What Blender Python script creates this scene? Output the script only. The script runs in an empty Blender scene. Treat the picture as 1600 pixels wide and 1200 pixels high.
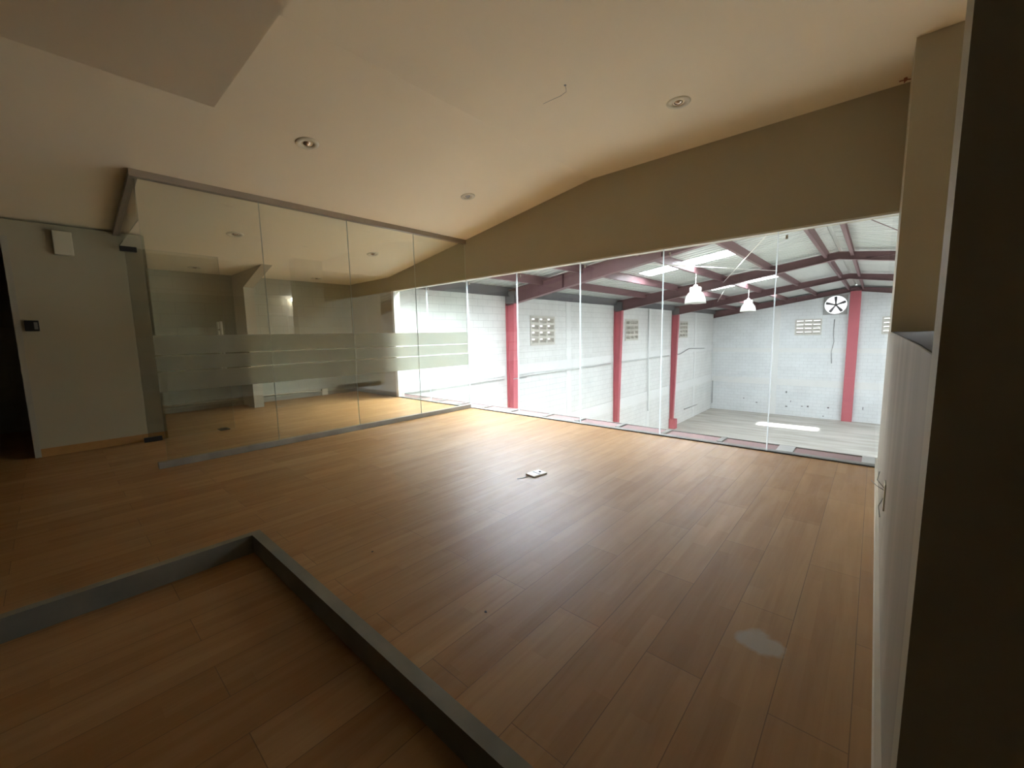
import bpy, bmesh, math, random
from mathutils import Vector, Matrix
random.seed(7)
S = bpy.context.scene
COL = S.collection

# ------------------------------------------------------------------ camera
YAW, PITCH, ROLL, FPX = 0.72565, -0.11811, -0.02062, 639.0
CAM = Vector((4.8534, -4.4343, 1.15))
fw = Vector((-math.sin(YAW) * math.cos(PITCH), math.cos(YAW) * math.cos(PITCH), math.sin(PITCH)))
rt = Vector((math.cos(YAW), math.sin(YAW), 0))
up = rt.cross(fw)
R2 = rt * math.cos(ROLL) + up * math.sin(ROLL)
U2 = -rt * math.sin(ROLL) + up * math.cos(ROLL)
cd = bpy.data.cameras.new('camera')
cam = bpy.data.objects.new('camera', cd)
COL.objects.link(cam)
M = Matrix((R2, U2, -fw)).transposed().to_4x4()
M.translation = CAM
cam.matrix_world = M
cd.sensor_width = 36.0
cd.sensor_fit = 'HORIZONTAL'
cd.lens = 36.0 * FPX / 1600.0
cd.clip_start = 0.02
cd.clip_end = 200
S.camera = cam

# ------------------------------------------------------------------ view and world
S.view_settings.view_transform = 'Standard'
S.view_settings.look = 'None'
S.view_settings.gamma = 1.0
S.view_settings.use_curve_mapping = False
S.view_settings.exposure = 1.15
W = bpy.data.worlds.new('sky')
S.world = W
W.use_nodes = True
bg = W.node_tree.nodes['Background']
bg.inputs[0].default_value = (0.93, 0.97, 1.0, 1)
bg.inputs[1].default_value = 1.0

SLOPE = 0.133
def deck_z(x):
    return 2.6 + SLOPE * (x + 3.69) if x < 3.85 else 2.6 + SLOPE * (3.85 * 2 + 3.69 - x)

# sun and daylight through the left skylights; right skylights and gate are added fill
SKY_Y = [(0.9, 3.1), (7.9, 8.9), (14.75, 15.75), (21.6, 22.6)]
SKY_X = [(-0.8, 2.0), (5.7, 8.5)]  # second range: unseen right-slope skylights, added to fill the interior
SKY_P = [[700, 270, 170, 150], [960, 180, 125, 120]]
def sky_x(i, j):
    return (-1.9, 1.0) if (i, j) == (0, 0) else SKY_X[i]
def sky_y(i, j):
    return ((0.6, 2.3), (1.8, 3.8))[i] if j == 0 else SKY_Y[j]
def area(name, loc, rot, sx, sy, power, col=(1, 1, 1), spread=180):
    l = bpy.data.lights.new(name, 'AREA')
    l.shape = 'RECTANGLE'
    l.size, l.size_y, l.energy, l.color = sx, sy, power, col
    l.spread = math.radians(spread)
    o = bpy.data.objects.new(name, l)
    COL.objects.link(o)
    o.location = loc
    o.rotation_euler = rot
    return o
for i, (x0, x1) in enumerate(SKY_X):
    for j, (y0, y1) in enumerate(SKY_Y):
        if SKY_P[i][j] == 0: continue
        x0, x1 = sky_x(i, j)
        y0, y1 = sky_y(i, j)
        xm = (x0 + x1) / 2
        a = math.atan(SLOPE) * (-1 if i == 0 else 1)
        area('skylight_daylight', (xm, (y0 + y1) / 2, deck_z(xm) + 0.10), (0, a, 0),
             (x1 - x0) + 0.1, (y1 - y0) + 0.1, SKY_P[i][j], (0.93, 0.97, 1.0))
area('added_gate_fill', (11.2, 15.0, -1.6), (0, math.radians(90), 0), 5.0, 14.0, 170, (0.92, 0.97, 1.0))  # unseen gate, added as ambient light for the warehouse
sun = bpy.data.lights.new('sun', 'SUN')
sun.energy = 22
sun.angle = math.radians(2.5)
sun.color = (1.0, 0.97, 0.92)
so = bpy.data.objects.new('sun', sun)
COL.objects.link(so)
so.rotation_euler = Vector((0.80, 0.85, -7.4)).to_track_quat('-Z', 'Y').to_euler()

# ------------------------------------------------------------------ materials
def new_mat(name):
    m = bpy.data.materials.new(name)
    m.use_nodes = True
    nt = m.node_tree
    b = nt.nodes['Principled BSDF']
    return m, nt, b
def paint(name, col, rough=0.6, var=0.06, scale=4.0, bump=0.0, bscale=60, metal=0.0, spec=0.5):
    m, nt, b = new_mat(name)
    b.inputs['Roughness'].default_value = rough
    b.inputs['Metallic'].default_value = metal
    b.inputs['Specular IOR Level'].default_value = spec
    tc = nt.nodes.new('ShaderNodeTexCoord')
    no = nt.nodes.new('ShaderNodeTexNoise')
    no.inputs['Scale'].default_value = scale
    no.inputs['Detail'].default_value = 4
    nt.links.new(tc.outputs['Object'], no.inputs['Vector'])
    mx = nt.nodes.new('ShaderNodeMix')
    mx.data_type = 'RGBA'
    mx.inputs[6].default_value = tuple(c * (1 - var) for c in col) + (1,)
    mx.inputs[7].default_value = tuple(min(1, c * (1 + var)) for c in col) + (1,)
    nt.links.new(no.outputs['Fac'], mx.inputs[0])
    nt.links.new(mx.outputs[2], b.inputs['Base Color'])
    if bump:
        n2 = nt.nodes.new('ShaderNodeTexNoise')
        n2.inputs['Scale'].default_value = bscale
        n2.inputs['Detail'].default_value = 3
        nt.links.new(tc.outputs['Object'], n2.inputs['Vector'])
        bp = nt.nodes.new('ShaderNodeBump')
        bp.inputs['Strength'].default_value = bump
        bp.inputs['Distance'].default_value = 0.004
        nt.links.new(n2.outputs['Fac'], bp.inputs['Height'])
        nt.links.new(bp.outputs['Normal'], b.inputs['Normal'])
    return m

def block_mat(name, col, axes, rough=0.75, strength=0.35, mort=0.76):
    """painted concrete block; axes = which object axis runs along the courses"""
    m, nt, b = new_mat(name)
    b.inputs['Roughness'].default_value = rough
    tc = nt.nodes.new('ShaderNodeTexCoord')
    sp = nt.nodes.new('ShaderNodeSeparateXYZ')
    cb = nt.nodes.new('ShaderNodeCombineXYZ')
    nt.links.new(tc.outputs['Object'], sp.inputs[0])
    nt.links.new(sp.outputs[axes], cb.inputs[0])
    nt.links.new(sp.outputs[2], cb.inputs[1])
    br = nt.nodes.new('ShaderNodeTexBrick')
    br.inputs['Scale'].default_value = 1.0
    br.inputs['Brick Width'].default_value = 0.4
    br.inputs['Row Height'].default_value = 0.2
    br.inputs['Mortar Size'].default_value = 0.008
    br.inputs['Mortar Smooth'].default_value = 0.4
    br.inputs['Color1'].default_value = tuple(c * 0.97 for c in col) + (1,)
    br.inputs['Color2'].default_value = tuple(c for c in col) + (1,)
    br.inputs['Mortar'].default_value = tuple(c * mort for c in col) + (1,)
    nt.links.new(cb.outputs[0], br.inputs['Vector'])
    no = nt.nodes.new('ShaderNodeTexNoise')
    no.inputs['Scale'].default_value = 1.3
    no.inputs['Detail'].default_value = 6
    nt.links.new(tc.outputs['Object'], no.inputs['Vector'])
    mr = nt.nodes.new('ShaderNodeMapRange')
    mr.inputs[1].default_value = 0.3
    mr.inputs[2].default_value = 0.7
    mr.inputs[3].default_value = 0.93
    mr.inputs[4].default_value = 1.04
    nt.links.new(no.outputs['Fac'], mr.inputs[0])
    mx = nt.nodes.new('ShaderNodeMix')
    mx.data_type = 'RGBA'
    mx.blend_type = 'MULTIPLY'
    mx.inputs[0].default_value = 1.0
    nt.links.new(br.outputs['Color'], mx.inputs[6])
    nt.links.new(mr.outputs[0], mx.inputs[7])
    nt.links.new(mx.outputs[2], b.inputs['Base Color'])
    bp = nt.nodes.new('ShaderNodeBump')
    bp.invert = True
    bp.inputs['Strength'].default_value = strength
    bp.inputs['Distance'].default_value = 0.004
    nt.links.new(br.outputs['Fac'], bp.inputs['Height'])
    nt.links.new(bp.outputs['Normal'], b.inputs['Normal'])
    return m

def wood_mat():
    m, nt, b = new_mat('laminate_wood')
    L = nt.links.new
    N = nt.nodes.new
    tc = N('ShaderNodeTexCoord')
    sp = N('ShaderNodeSeparateXYZ')
    L(tc.outputs['Object'], sp.inputs[0])
    ax = N('ShaderNodeMath'); ax.operation = 'ADD'; ax.inputs[1].default_value = -3.54 + 0.19 * 60
    ay = N('ShaderNodeMath'); ay.operation = 'ADD'; ay.inputs[1].default_value = 2.58 + 1.05 * 20
    L(sp.outputs[0], ax.inputs[0]); L(sp.outputs[1], ay.inputs[0])
    cb = N('ShaderNodeCombineXYZ')
    L(ay.outputs[0], cb.inputs[0]); L(ax.outputs[0], cb.inputs[1])
    br = N('ShaderNodeTexBrick')
    br.inputs['Scale'].default_value = 1.0
    br.inputs['Brick Width'].default_value = 1.05
    br.inputs['Row Height'].default_value = 0.19
    br.inputs['Mortar Size'].default_value = 0.0015
    br.inputs['Mortar Smooth'].default_value = 0.2
    br.inputs['Color1'].default_value = (0.0, 0.0, 0.0, 1)
    br.inputs['Color2'].default_value = (1, 1, 1, 1)
    br.inputs['Mortar'].default_value = (0.5, 0.5, 0.5, 1)
    L(cb.outputs[0], br.inputs['Vector'])
    # narrow strips printed on each board
    br2 = N('ShaderNodeTexBrick')
    br2.inputs['Scale'].default_value = 1.0
    br2.inputs['Brick Width'].default_value = 0.47
    br2.inputs['Row Height'].default_value = 0.19 / 3
    br2.inputs['Mortar Size'].default_value = 0.0
    br2.inputs['Color1'].default_value = (0, 0, 0, 1)
    br2.inputs['Color2'].default_value = (1, 1, 1, 1)
    L(cb.outputs[0], br2.inputs['Vector'])
    mp = N('ShaderNodeMapping')
    mp.inputs['Scale'].default_value = (20, 1.3, 1)
    L(tc.outputs['Object'], mp.inputs[0])
    gr = N('ShaderNodeTexNoise')
    gr.inputs['Scale'].default_value = 1.0
    gr.inputs['Detail'].default_value = 8
    gr.inputs['Roughness'].default_value = 0.6
    gr.inputs['Distortion'].default_value = 0.6
    L(mp.outputs[0], gr.inputs['Vector'])
    cr = N('ShaderNodeValToRGB')
    e = cr.color_ramp.elements
    e[0].position = 0.25; e[0].color = WOOD_D + (1,)
    e[1].position = 0.75; e[1].color = WOOD_L + (1,)
    s1 = N('ShaderNodeMath'); s1.operation = 'MULTIPLY'; s1.inputs[1].default_value = 0.19
    s2 = N('ShaderNodeMath'); s2.operation = 'MULTIPLY'; s2.inputs[1].default_value = 0.13
    L(br.outputs['Color'], s1.inputs[0]); L(br2.outputs['Color'], s2.inputs[0])
    a1 = N('ShaderNodeMath'); a1.operation = 'ADD'
    a2 = N('ShaderNodeMath'); a2.operation = 'ADD'
    L(s1.outputs[0], a1.inputs[0]); L(s2.outputs[0], a1.inputs[1])
    s3 = N('ShaderNodeMath'); s3.operation = 'MULTIPLY_ADD'; s3.inputs[1].default_value = 0.50
    L(gr.outputs['Fac'], s3.inputs[0]); L(a1.outputs[0], s3.inputs[2])
    L(s3.outputs[0], cr.inputs[0])
    # seams
    seam = N('ShaderNodeMix'); seam.data_type = 'RGBA'
    seam.inputs[7].default_value = (0.10, 0.05, 0.02, 1)
    sf = N('ShaderNodeMath'); sf.operation = 'MULTIPLY'; sf.inputs[1].default_value = 0.7
    L(br.outputs['Fac'], sf.inputs[0])
    L(sf.outputs[0], seam.inputs[0])
    L(cr.outputs[0], seam.inputs[6])
    # worn grey patch by the right wall
    vd = N('ShaderNodeVectorMath'); vd.operation = 'DISTANCE'
    vd.inputs[1].default_value = (4.605, -2.79, 0)
    pn = N('ShaderNodeTexNoise'); pn.inputs['Scale'].default_value = 14
    L(tc.outputs['Object'], pn.inputs['Vector'])
    L(tc.outputs['Object'], vd.inputs[0])
    pa = N('ShaderNodeMath'); pa.operation = 'MULTIPLY_ADD'; pa.inputs[1].default_value = 0.10
    L(pn.outputs['Fac'], pa.inputs[0]); L(vd.outputs['Value'], pa.inputs[2])
    pr = N('ShaderNodeMapRange')
    pr.inputs[1].default_value = 0.105; pr.inputs[2].default_value = 0.13
    pr.inputs[3].default_value = 0.85; pr.inputs[4].default_value = 0.0
    L(pa.outputs[0], pr.inputs[0])
    pm = N('ShaderNodeMix'); pm.data_type = 'RGBA'
    pm.inputs[7].default_value = (0.36, 0.31, 0.25, 1)
    L(pr.outputs[0], pm.inputs[0]); L(seam.outputs[2], pm.inputs[6])
    L(pm.outputs[2], b.inputs['Base Color'])
    # scuffed sheen
    rn = N('ShaderNodeTexNoise'); rn.inputs['Scale'].default_value = 1.0; rn.inputs['Detail'].default_value = 9
    rn.inputs['Roughness'].default_value = 0.7
    mp3 = N('ShaderNodeMapping'); mp3.inputs['Scale'].default_value = (14, 3.5, 1)
    L(tc.outputs['Object'], mp3.inputs[0]); L(mp3.outputs[0], rn.inputs['Vector'])
    b.inputs['Specular IOR Level'].default_value = 0.36
    rr = N('ShaderNodeMapRange')
    rr.inputs[1].default_value = 0.3; rr.inputs[2].default_value = 0.7
    rr.inputs[3].default_value = 0.36; rr.inputs[4].default_value = 0.48
    L(rn.outputs['Fac'], rr.inputs[0])
    L(rr.outputs[0], b.inputs['Roughness'])
    bp = N('ShaderNodeBump'); bp.invert = True
    bp.inputs['Strength'].default_value = 0.5; bp.inputs['Distance'].default_value = 0.002
    L(br.outputs['Fac'], bp.inputs['Height'])
    bn = N('ShaderNodeTexNoise'); bn.inputs['Scale'].default_value = 55; bn.inputs['Detail'].default_value = 3
    L(tc.outputs['Object'], bn.inputs['Vector'])
    bp2 = N('ShaderNodeBump'); bp2.inputs['Strength'].default_value = 0.12; bp2.inputs['Distance'].default_value = 0.002
    L(bn.outputs['Fac'], bp2.inputs['Height']); L(bp.outputs['Normal'], bp2.inputs['Normal'])
    L(bp2.outputs['Normal'], b.inputs['Normal'])
    return m
WOOD_D = (0.265, 0.130, 0.040)
WOOD_L = (0.43, 0.262, 0.118)

def glass_mat(name, tint, refl=1.0):
    m = bpy.data.materials.new(name)
    m.use_nodes = True
    nt = m.node_tree
    nt.nodes.clear()
    N = nt.nodes.new; L = nt.links.new
    out = N('ShaderNodeOutputMaterial')
    tr = N('ShaderNodeBsdfTransparent'); tr.inputs[0].default_value = tint + (1,)
    gl = N('ShaderNodeBsdfGlossy'); gl.inputs['Roughness'].default_value = 0.0
    gl.inputs[0].default_value = (1, 1, 1, 1)
    lw = N('ShaderNodeLayerWeight'); lw.inputs[0].default_value = 0.5
    pw = N('ShaderNodeMath'); pw.operation = 'POWER'; pw.inputs[1].default_value = 5
    ma = N('ShaderNodeMath'); ma.operation = 'MULTIPLY_ADD'
    ma.inputs[1].default_value = 0.94 ; ma.inputs[2].default_value = 0.045 * refl
    mx = N('ShaderNodeMixShader')
    L(lw.outputs['Facing'], pw.inputs[0]); L(pw.outputs[0], ma.inputs[0])
    L(ma.outputs[0], mx.inputs[0]); L(tr.outputs[0], mx.inputs[1]); L(gl.outputs[0], mx.inputs[2])
    L(mx.outputs[0], out.inputs[0])
    return m

def film_mat():
    m = bpy.data.materials.new('frosted_film')
    m.use_nodes = True
    nt = m.node_tree
    nt.nodes.clear()
    N = nt.nodes.new; L = nt.links.new
    out = N('ShaderNodeOutputMaterial')
    re = N('ShaderNodeBsdfRefraction'); re.inputs['Roughness'].default_value = 0.42; re.inputs['IOR'].default_value = 1.2
    re.inputs[0].default_value = (0.93, 0.94, 0.89, 1)
    tl = N('ShaderNodeBsdfTranslucent'); tl.inputs[0].default_value = (0.82, 0.83, 0.77, 1)
    df = N('ShaderNodeBsdfDiffuse'); df.inputs[0].default_value = (0.42, 0.42, 0.37, 1)
    no = N('ShaderNodeTexNoise'); no.inputs['Scale'].default_value = 300
    mp = N('ShaderNodeMapRange'); mp.inputs[3].default_value = 0.30; mp.inputs[4].default_value = 0.36
    L(no.outputs['Fac'], mp.inputs[0])
    m1 = N('ShaderNodeMixShader'); L(mp.outputs[0], m1.inputs[0])
    m2 = N('ShaderNodeMixShader'); m2.inputs[0].default_value = 0.5
    L(tl.outputs[0], m2.inputs[1]); L(df.outputs[0], m2.inputs[2])
    L(re.outputs[0], m1.inputs[1]); L(m2.outputs[0], m1.inputs[2])
    L(m1.outputs[0], out.inputs[0])
    return m

def emit_mat(name, col, s):
    m, nt, b = new_mat(name)
    b.inputs['Base Color'].default_value = col + (1,)
    b.inputs['Emission Color'].default_value = col + (1,)
    b.inputs['Emission Strength'].default_value = s
    no = nt.nodes.new('ShaderNodeTexNoise')
    no.inputs['Scale'].default_value = 40
    mp = nt.nodes.new('ShaderNodeMapRange')
    mp.inputs[3].default_value = 0.3; mp.inputs[4].default_value = 0.5
    nt.links.new(no.outputs['Fac'], mp.inputs[0]); nt.links.new(mp.outputs[0], b.inputs['Roughness'])
    return m

def skylight_mat():
    m = bpy.data.materials.new('translucent_sheet')
    m.use_nodes = True
    nt = m.node_tree
    nt.nodes.clear()
    N = nt.nodes.new; L = nt.links.new
    out = N('ShaderNodeOutputMaterial')
    tr = N('ShaderNodeBsdfTransparent'); tr.inputs[0].default_value = (0.95, 0.97, 1, 1)
    tl = N('ShaderNodeBsdfTranslucent'); tl.inputs[0].default_value = (0.9, 0.93, 0.95, 1)
    no = N('ShaderNodeTexNoise'); no.inputs['Scale'].default_value = 3
    mp = N('ShaderNodeMapRange'); mp.inputs[3].default_value = 0.15; mp.inputs[4].default_value = 0.3
    L(no.outputs['Fac'], mp.inputs[0])
    mx = N('ShaderNodeMixShader')
    L(mp.outputs[0], mx.inputs[0]); L(tr.outputs[0], mx.inputs[1]); L(tl.outputs[0], mx.inputs[2])
    L(mx.outputs[0], out.inputs[0])
    return m

def streaky(name, c1, c2, scale=(14, 14, 0.8)):
    m, nt, b = new_mat(name)
    N = nt.nodes.new; L = nt.links.new
    b.inputs['Roughness'].default_value = 0.6
    tc = N('ShaderNodeTexCoord'); mp = N('ShaderNodeMapping'); mp.inputs['Scale'].default_value = scale
    no = N('ShaderNodeTexNoise'); no.inputs['Scale'].default_value = 1.0; no.inputs['Detail'].default_value = 6
    cr = N('ShaderNodeValToRGB')
    cr.color_ramp.elements[0].position = 0.3; cr.color_ramp.elements[0].color = c1 + (1,)
    cr.color_ramp.elements[1].position = 0.7; cr.color_ramp.elements[1].color = c2 + (1,)
    L(tc.outputs['Object'], mp.inputs[0]); L(mp.outputs[0], no.inputs['Vector'])
    L(no.outputs['Fac'], cr.inputs[0]); L(cr.outputs[0], b.inputs['Base Color'])
    return m

WALL = (0.46, 0.42, 0.315)
M_wood = wood_mat()
M_wall = paint('olive_grey_paint', WALL, 0.6, 0.05, 2.5, 0.15, 90)
M_wallblock = block_mat('olive_grey_block', (0.44, 0.44, 0.345), 1, 0.6, 0.3, 0.9)
M_ceil = paint('cream_ceiling_paint', (0.92, 0.835, 0.67), 0.8, 0.03, 1.2, 0.1, 40)
M_half = streaky('worn_half_wall_paint', (0.31, 0.275, 0.215), (0.41, 0.37, 0.295), (5, 5, 0.6))
M_trim = paint('cream_trim', (0.62, 0.56, 0.46), 0.5, 0.05)
M_woodtrim = paint('orange_wood_trim', (0.42, 0.22, 0.07), 0.45, 0.15, 20)
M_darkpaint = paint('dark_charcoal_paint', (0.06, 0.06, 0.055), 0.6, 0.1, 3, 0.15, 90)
M_curb = streaky('grey_painted_curb', (0.16, 0.158, 0.130), (0.235, 0.23, 0.19), (5, 5, 5))
M_rail = paint('grey_aluminium_rail', (0.40, 0.35, 0.30), 0.35, 0.08, 6, metal=0.4)
M_brail = streaky('grey_base_rail', (0.20, 0.18, 0.15), (0.30, 0.28, 0.24), (4, 4, 4))
M_glassP = glass_mat('green_tinted_glass', (0.945, 0.965, 0.94), 1.3)
M_glassW = glass_mat('clear_window_glass', (0.97, 0.985, 0.98), 1.0)
M_gedge = paint('polished_glass_edge', (0.62, 0.70, 0.66), 0.25, 0.05)
M_film = film_mat()
M_gjoint = skylight_mat()
M_gjoint.name = 'clear_silicone_joint'
for n_ in M_gjoint.node_tree.nodes:
    if n_.type == 'MAP_RANGE': n_.inputs[3].default_value = 0.55; n_.inputs[4].default_value = 0.65
M_leaf = glass_mat('pale_green_door_glass', (0.972, 0.985, 0.966), 0.8)
M_chan = paint('dusty_mauve_steel', (0.14, 0.08, 0.078), 0.7, 0.15, 6)
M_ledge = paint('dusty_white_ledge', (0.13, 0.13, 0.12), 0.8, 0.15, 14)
M_chrome = paint('brushed_steel', (0.75, 0.74, 0.72), 0.18, 0.03, 30, metal=1.0)
M_satin = paint('satin_steel', (0.85, 0.85, 0.82), 0.35, 0.03, 30, metal=0.55)
M_black = paint('black_fitting', (0.018, 0.018, 0.02), 0.4, 0.2, 20)
M_white = paint('white_plastic', (0.78, 0.76, 0.70), 0.4, 0.04, 12)
M_cream = paint('cream_plastic', (0.72, 0.68, 0.55), 0.45, 0.04, 12)
M_grey = paint('grey_metal', (0.30, 0.30, 0.29), 0.45, 0.1, 12, metal=0.5)
M_cable = paint('dark_cable', (0.05, 0.045, 0.04), 0.5, 0.1)
M_wblockY = block_mat('white_block_side', (0.58, 0.585, 0.565), 1, 0.8, 0.35)
M_wblockX = block_mat('white_block_end', (0.60, 0.62, 0.625), 0, 0.8, 0.35)
M_band = paint('white_concrete_band', (0.60, 0.605, 0.59), 0.8, 0.04, 2, 0.2, 30)
M_vent = paint('dusty_vent_block', (0.46, 0.44, 0.39), 0.8, 0.1, 8)
M_conc = streaky('dusty_concrete', (0.30, 0.285, 0.25), (0.47, 0.45, 0.405), (0.5, 2.2, 1))
M_red = paint('red_steel_paint', (0.40, 0.095, 0.115), 0.5, 0.12, 1.5)
M_maroon = paint('maroon_shaded_steel', (0.135, 0.065, 0.07), 0.5, 0.18, 2)  # duller than the red columns: roof shade is put into this colour
M_dsteel = paint('dark_grey_steel', (0.12, 0.115, 0.12), 0.55, 0.15, 2)
M_deck = paint('galvanised_roof_sheet', (0.48, 0.50, 0.475), 0.4, 0.06, 1.5, metal=0.15)
M_sky = skylight_mat()
M_bulb = emit_mat('lit_bulb', (1.0, 0.98, 0.94), 45)
M_shade = paint('white_acrylic_shade', (0.38, 0.38, 0.345), 0.3, 0.02)
M_shade.node_tree.nodes['Principled BSDF'].inputs['Transmission Weight'].default_value = 0.0
M_shade.node_tree.nodes['Principled BSDF'].inputs['Emission Color'].default_value = (1, 0.97, 0.9, 1)
M_shade.node_tree.nodes['Principled BSDF'].inputs['Emission Strength'].default_value = 0.04
M_lens = paint('bulb_reflector', (0.50, 0.42, 0.36), 0.15, 0.1, metal=0.8)

# ------------------------------------------------------------------ mesh helpers
class MB:
    def __init__(s, base=(0, 0, 0)):
        s.bm = bmesh.new()
        s.o = Vector(base)
    def v(s, p):
        return s.bm.verts.new(Vector(p) - s.o)
    def face(s, pts, mi=0):
        f = s.bm.faces.new([s.v(p) for p in pts])
        f.material_index = mi
        return f
    def box(s, a, b, mi=0, side_mi=None, skip=()):
        x0, y0, z0 = [min(a[i], b[i]) for i in range(3)]
        x1, y1, z1 = [max(a[i], b[i]) for i in range(3)]
        v = [s.v(p) for p in ((x0, y0, z0), (x1, y0, z0), (x1, y1, z0), (x0, y1, z0),
                              (x0, y0, z1), (x1, y0, z1), (x1, y1, z1), (x0, y1, z1))]
        fs = {'-z': (0, 3, 2, 1), '+z': (4, 5, 6, 7), '-y': (0, 1, 5, 4), '+x': (1, 2, 6, 5), '+y': (2, 3, 7, 6), '-x': (3, 0, 4, 7)}
        for k, q in fs.items():
            f = s.bm.faces.new([v[i] for i in q])
            f.material_index = mi
            if side_mi and k in side_mi:
                f.material_index = side_mi[k]
        return s
    def prism(s, poly, axis, a, b, mi=0):
        """poly in the other two axes (cyclic order), extruded along axis from a to b"""
        def P(p, t):
            if axis == 0: return (t, p[0], p[1])
            if axis == 1: return (p[0], t, p[1])
            return (p[0], p[1], t)
        A = [s.v(P(p, a)) for p in poly]
        B = [s.v(P(p, b)) for p in poly]
        n = len(poly)
        fs = [s.bm.faces.new(A), s.bm.faces.new(B[::-1])]
        for i in range(n):
            fs.append(s.bm.faces.new([A[i], B[i], B[(i + 1) % n], A[(i + 1) % n]]))
        for f in fs: f.material_index = mi
        bmesh.ops.recalc_face_normals(s.bm, faces=fs)
        return s
    def tube(s, pts, r, n=8, mi=0):
        pts = [Vector(p) for p in pts]
        rings = []
        for i, p in enumerate(pts):
            d = (pts[min(i + 1, len(pts) - 1)] - pts[max(i - 1, 0)]).normalized()
            a = d.orthogonal().normalized() if i == 0 else (pa - d * pa.dot(d)).normalized()
            pa = a
            b = d.cross(a)
            rr = r[i] if isinstance(r, (list, tuple)) else r
            rings.append([s.v(p + (a * math.cos(t) + b * math.sin(t)) * rr) for t in [2 * math.pi * k / n for k in range(n)]])
        for i in range(len(rings) - 1):
            for k in range(n):
                f = s.bm.faces.new([rings[i][k], rings[i][(k + 1) % n], rings[i + 1][(k + 1) % n], rings[i + 1][k]])
                f.smooth = True; f.material_index = mi
        for rg in (rings[0][::-1], rings[-1]):
            f = s.bm.faces.new(rg); f.material_index = mi
        return s
    def lathe(s, prof, c, axis=(0, 0, 1), n=32, mi=0, closed=False, smooth=True):
        """prof = [(radius, height)] turned about the axis through c"""
        ax = Vector(axis).normalized(); a = ax.orthogonal().normalized(); b = ax.cross(a)
        c = Vector(c)
        rings = []
        for (r, h) in prof:
            if r < 1e-6: rings.append([s.v(c + ax * h)])
            else: rings.append([s.v(c + ax * h + (a * math.cos(2 * math.pi * k / n) + b * math.sin(2 * math.pi * k / n)) * r) for k in range(n)])
        m = len(rings)
        for i in range(m if closed else m - 1):
            A, B = rings[i], rings[(i + 1) % m]
            for k in range(n):
                q = [A[k % len(A)], A[(k + 1) % len(A)], B[(k + 1) % len(B)], B[k % len(B)]]
                u = []
                for w in q:
                    if w not in u: u.append(w)
                if len(u) > 2:
                    f = s.bm.faces.new(u); f.smooth = smooth; f.material_index = mi
        return s
    def build(s, name, mats, parent=None, loc=None, bevel=0, **props):
        me = bpy.data.meshes.new(name)
        s.bm.normal_update()
        s.bm.to_mesh(me); s.bm.free()
        for m in (mats if isinstance(mats, (list, tuple)) else [mats]): me.materials.append(m)
        o = bpy.data.objects.new(name, me)
        COL.objects.link(o)
        if parent: o.parent = parent
        else: o.location = s.o
        if loc is not None: o.location = loc
        if bevel:
            bv = o.modifiers.new('bevel', 'BEVEL'); bv.width = bevel; bv.segments = 2; bv.limit_method = 'ANGLE'
        for k, v in props.items(): o[k] = v
        return o

def empty(name, loc, label, cat, group=None):
    o = bpy.data.objects.new(name, None)
    o.empty_display_size = 0.1
    COL.objects.link(o)
    o.location = loc
    o['label'] = label; o['category'] = cat
    if group: o['group'] = group
    return o
def tag(o, label, cat, group=None):
    o['label'] = label; o['category'] = cat
    if group: o['group'] = group
    return o
def struct(mb, name, mats, label=None, parent=None):
    o = mb.build(name, mats, parent)
    if not parent: o['kind'] = 'structure'
    if label: o['label'] = label
    return o
def wall_cells(mb, axis, pos, thick, us, zs, holes):
    """wall plane with rectangular holes; us/zs are extents, holes = [(u0,u1,z0,z1)]"""
    U = sorted(set(list(us) + [h[0] for h in holes] + [h[1] for h in holes]))
    Z = sorted(set(list(zs) + [h[2] for h in holes] + [h[3] for h in holes]))
    for i in range(len(U) - 1):
        for k in range(len(Z) - 1):
            um, zm = (U[i] + U[i + 1]) / 2, (Z[k] + Z[k + 1]) / 2
            if any(h[0] < um < h[1] and h[2] < zm < h[3] for h in holes): continue
            if axis == 0: mb.box((pos, U[i], Z[k]), (pos + thick, U[i + 1], Z[k + 1]))
            else: mb.box((U[i], pos, Z[k]), (U[i + 1], pos + thick, Z[k + 1]))
    bmesh.ops.remove_doubles(mb.bm, verts=mb.bm.verts, dist=1e-4)
    # drop interior faces shared by two cells
    seen = {}
    for f in list(mb.bm.faces):
        seen.setdefault(frozenset(v.index for v in f.verts), []).append(f)
    mb.bm.verts.index_update()
    seen = {}
    for f in list(mb.bm.faces):
        seen.setdefault(frozenset(v.index for v in f.verts), []).append(f)
    dead = [f for fs in seen.values() if len(fs) > 1 for f in fs]
    bmesh.ops.delete(mb.bm, geom=dead, context='FACES_ONLY')
    return mb

# ------------------------------------------------------------------ mezzanine dimensions
XL = -3.69          # outer block wall
XD = -1.53          # wall with the dark doorway
XR = 4.93           # half wall
ZW = 2.035          # top of the window
LP = 3.80           # length of glass partition
YE = -3.572         # corner of the doorway wall
ZLOW, ZHI = 2.295, 2.957
def ceil_z(x):
    if x < -2.17: return ZLOW
    if x < 2.24: return ZLOW + (ZHI - ZLOW) * (x + 2.17) / (2.24 + 2.17)
    if x < 5.46: return ZHI
    return ZHI - (ZHI - ZLOW) * (x - 5.46) / 4.41

# ------------------------------------------------------------------ room shell
struct(MB().box((XL, -8.0, -0.12), (9.2, 0.0, 0.0)), 'floor', M_wood)
cp = [(XL - 0.2, ZLOW), (-2.17, ZLOW), (2.24, ZHI), (5.46, ZHI), (9.4, ceil_z(9.4)), (9.4, 3.3), (XL - 0.2, 3.0)]
struct(MB().prism(cp, 1, -8.2, 0.0), 'ceiling', M_ceil)
struct(MB().box((2.34, -8.0, ZLOW), (6.3, -3.77, ZHI - 0.001)), 'ceiling_soffit', M_ceil)
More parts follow.
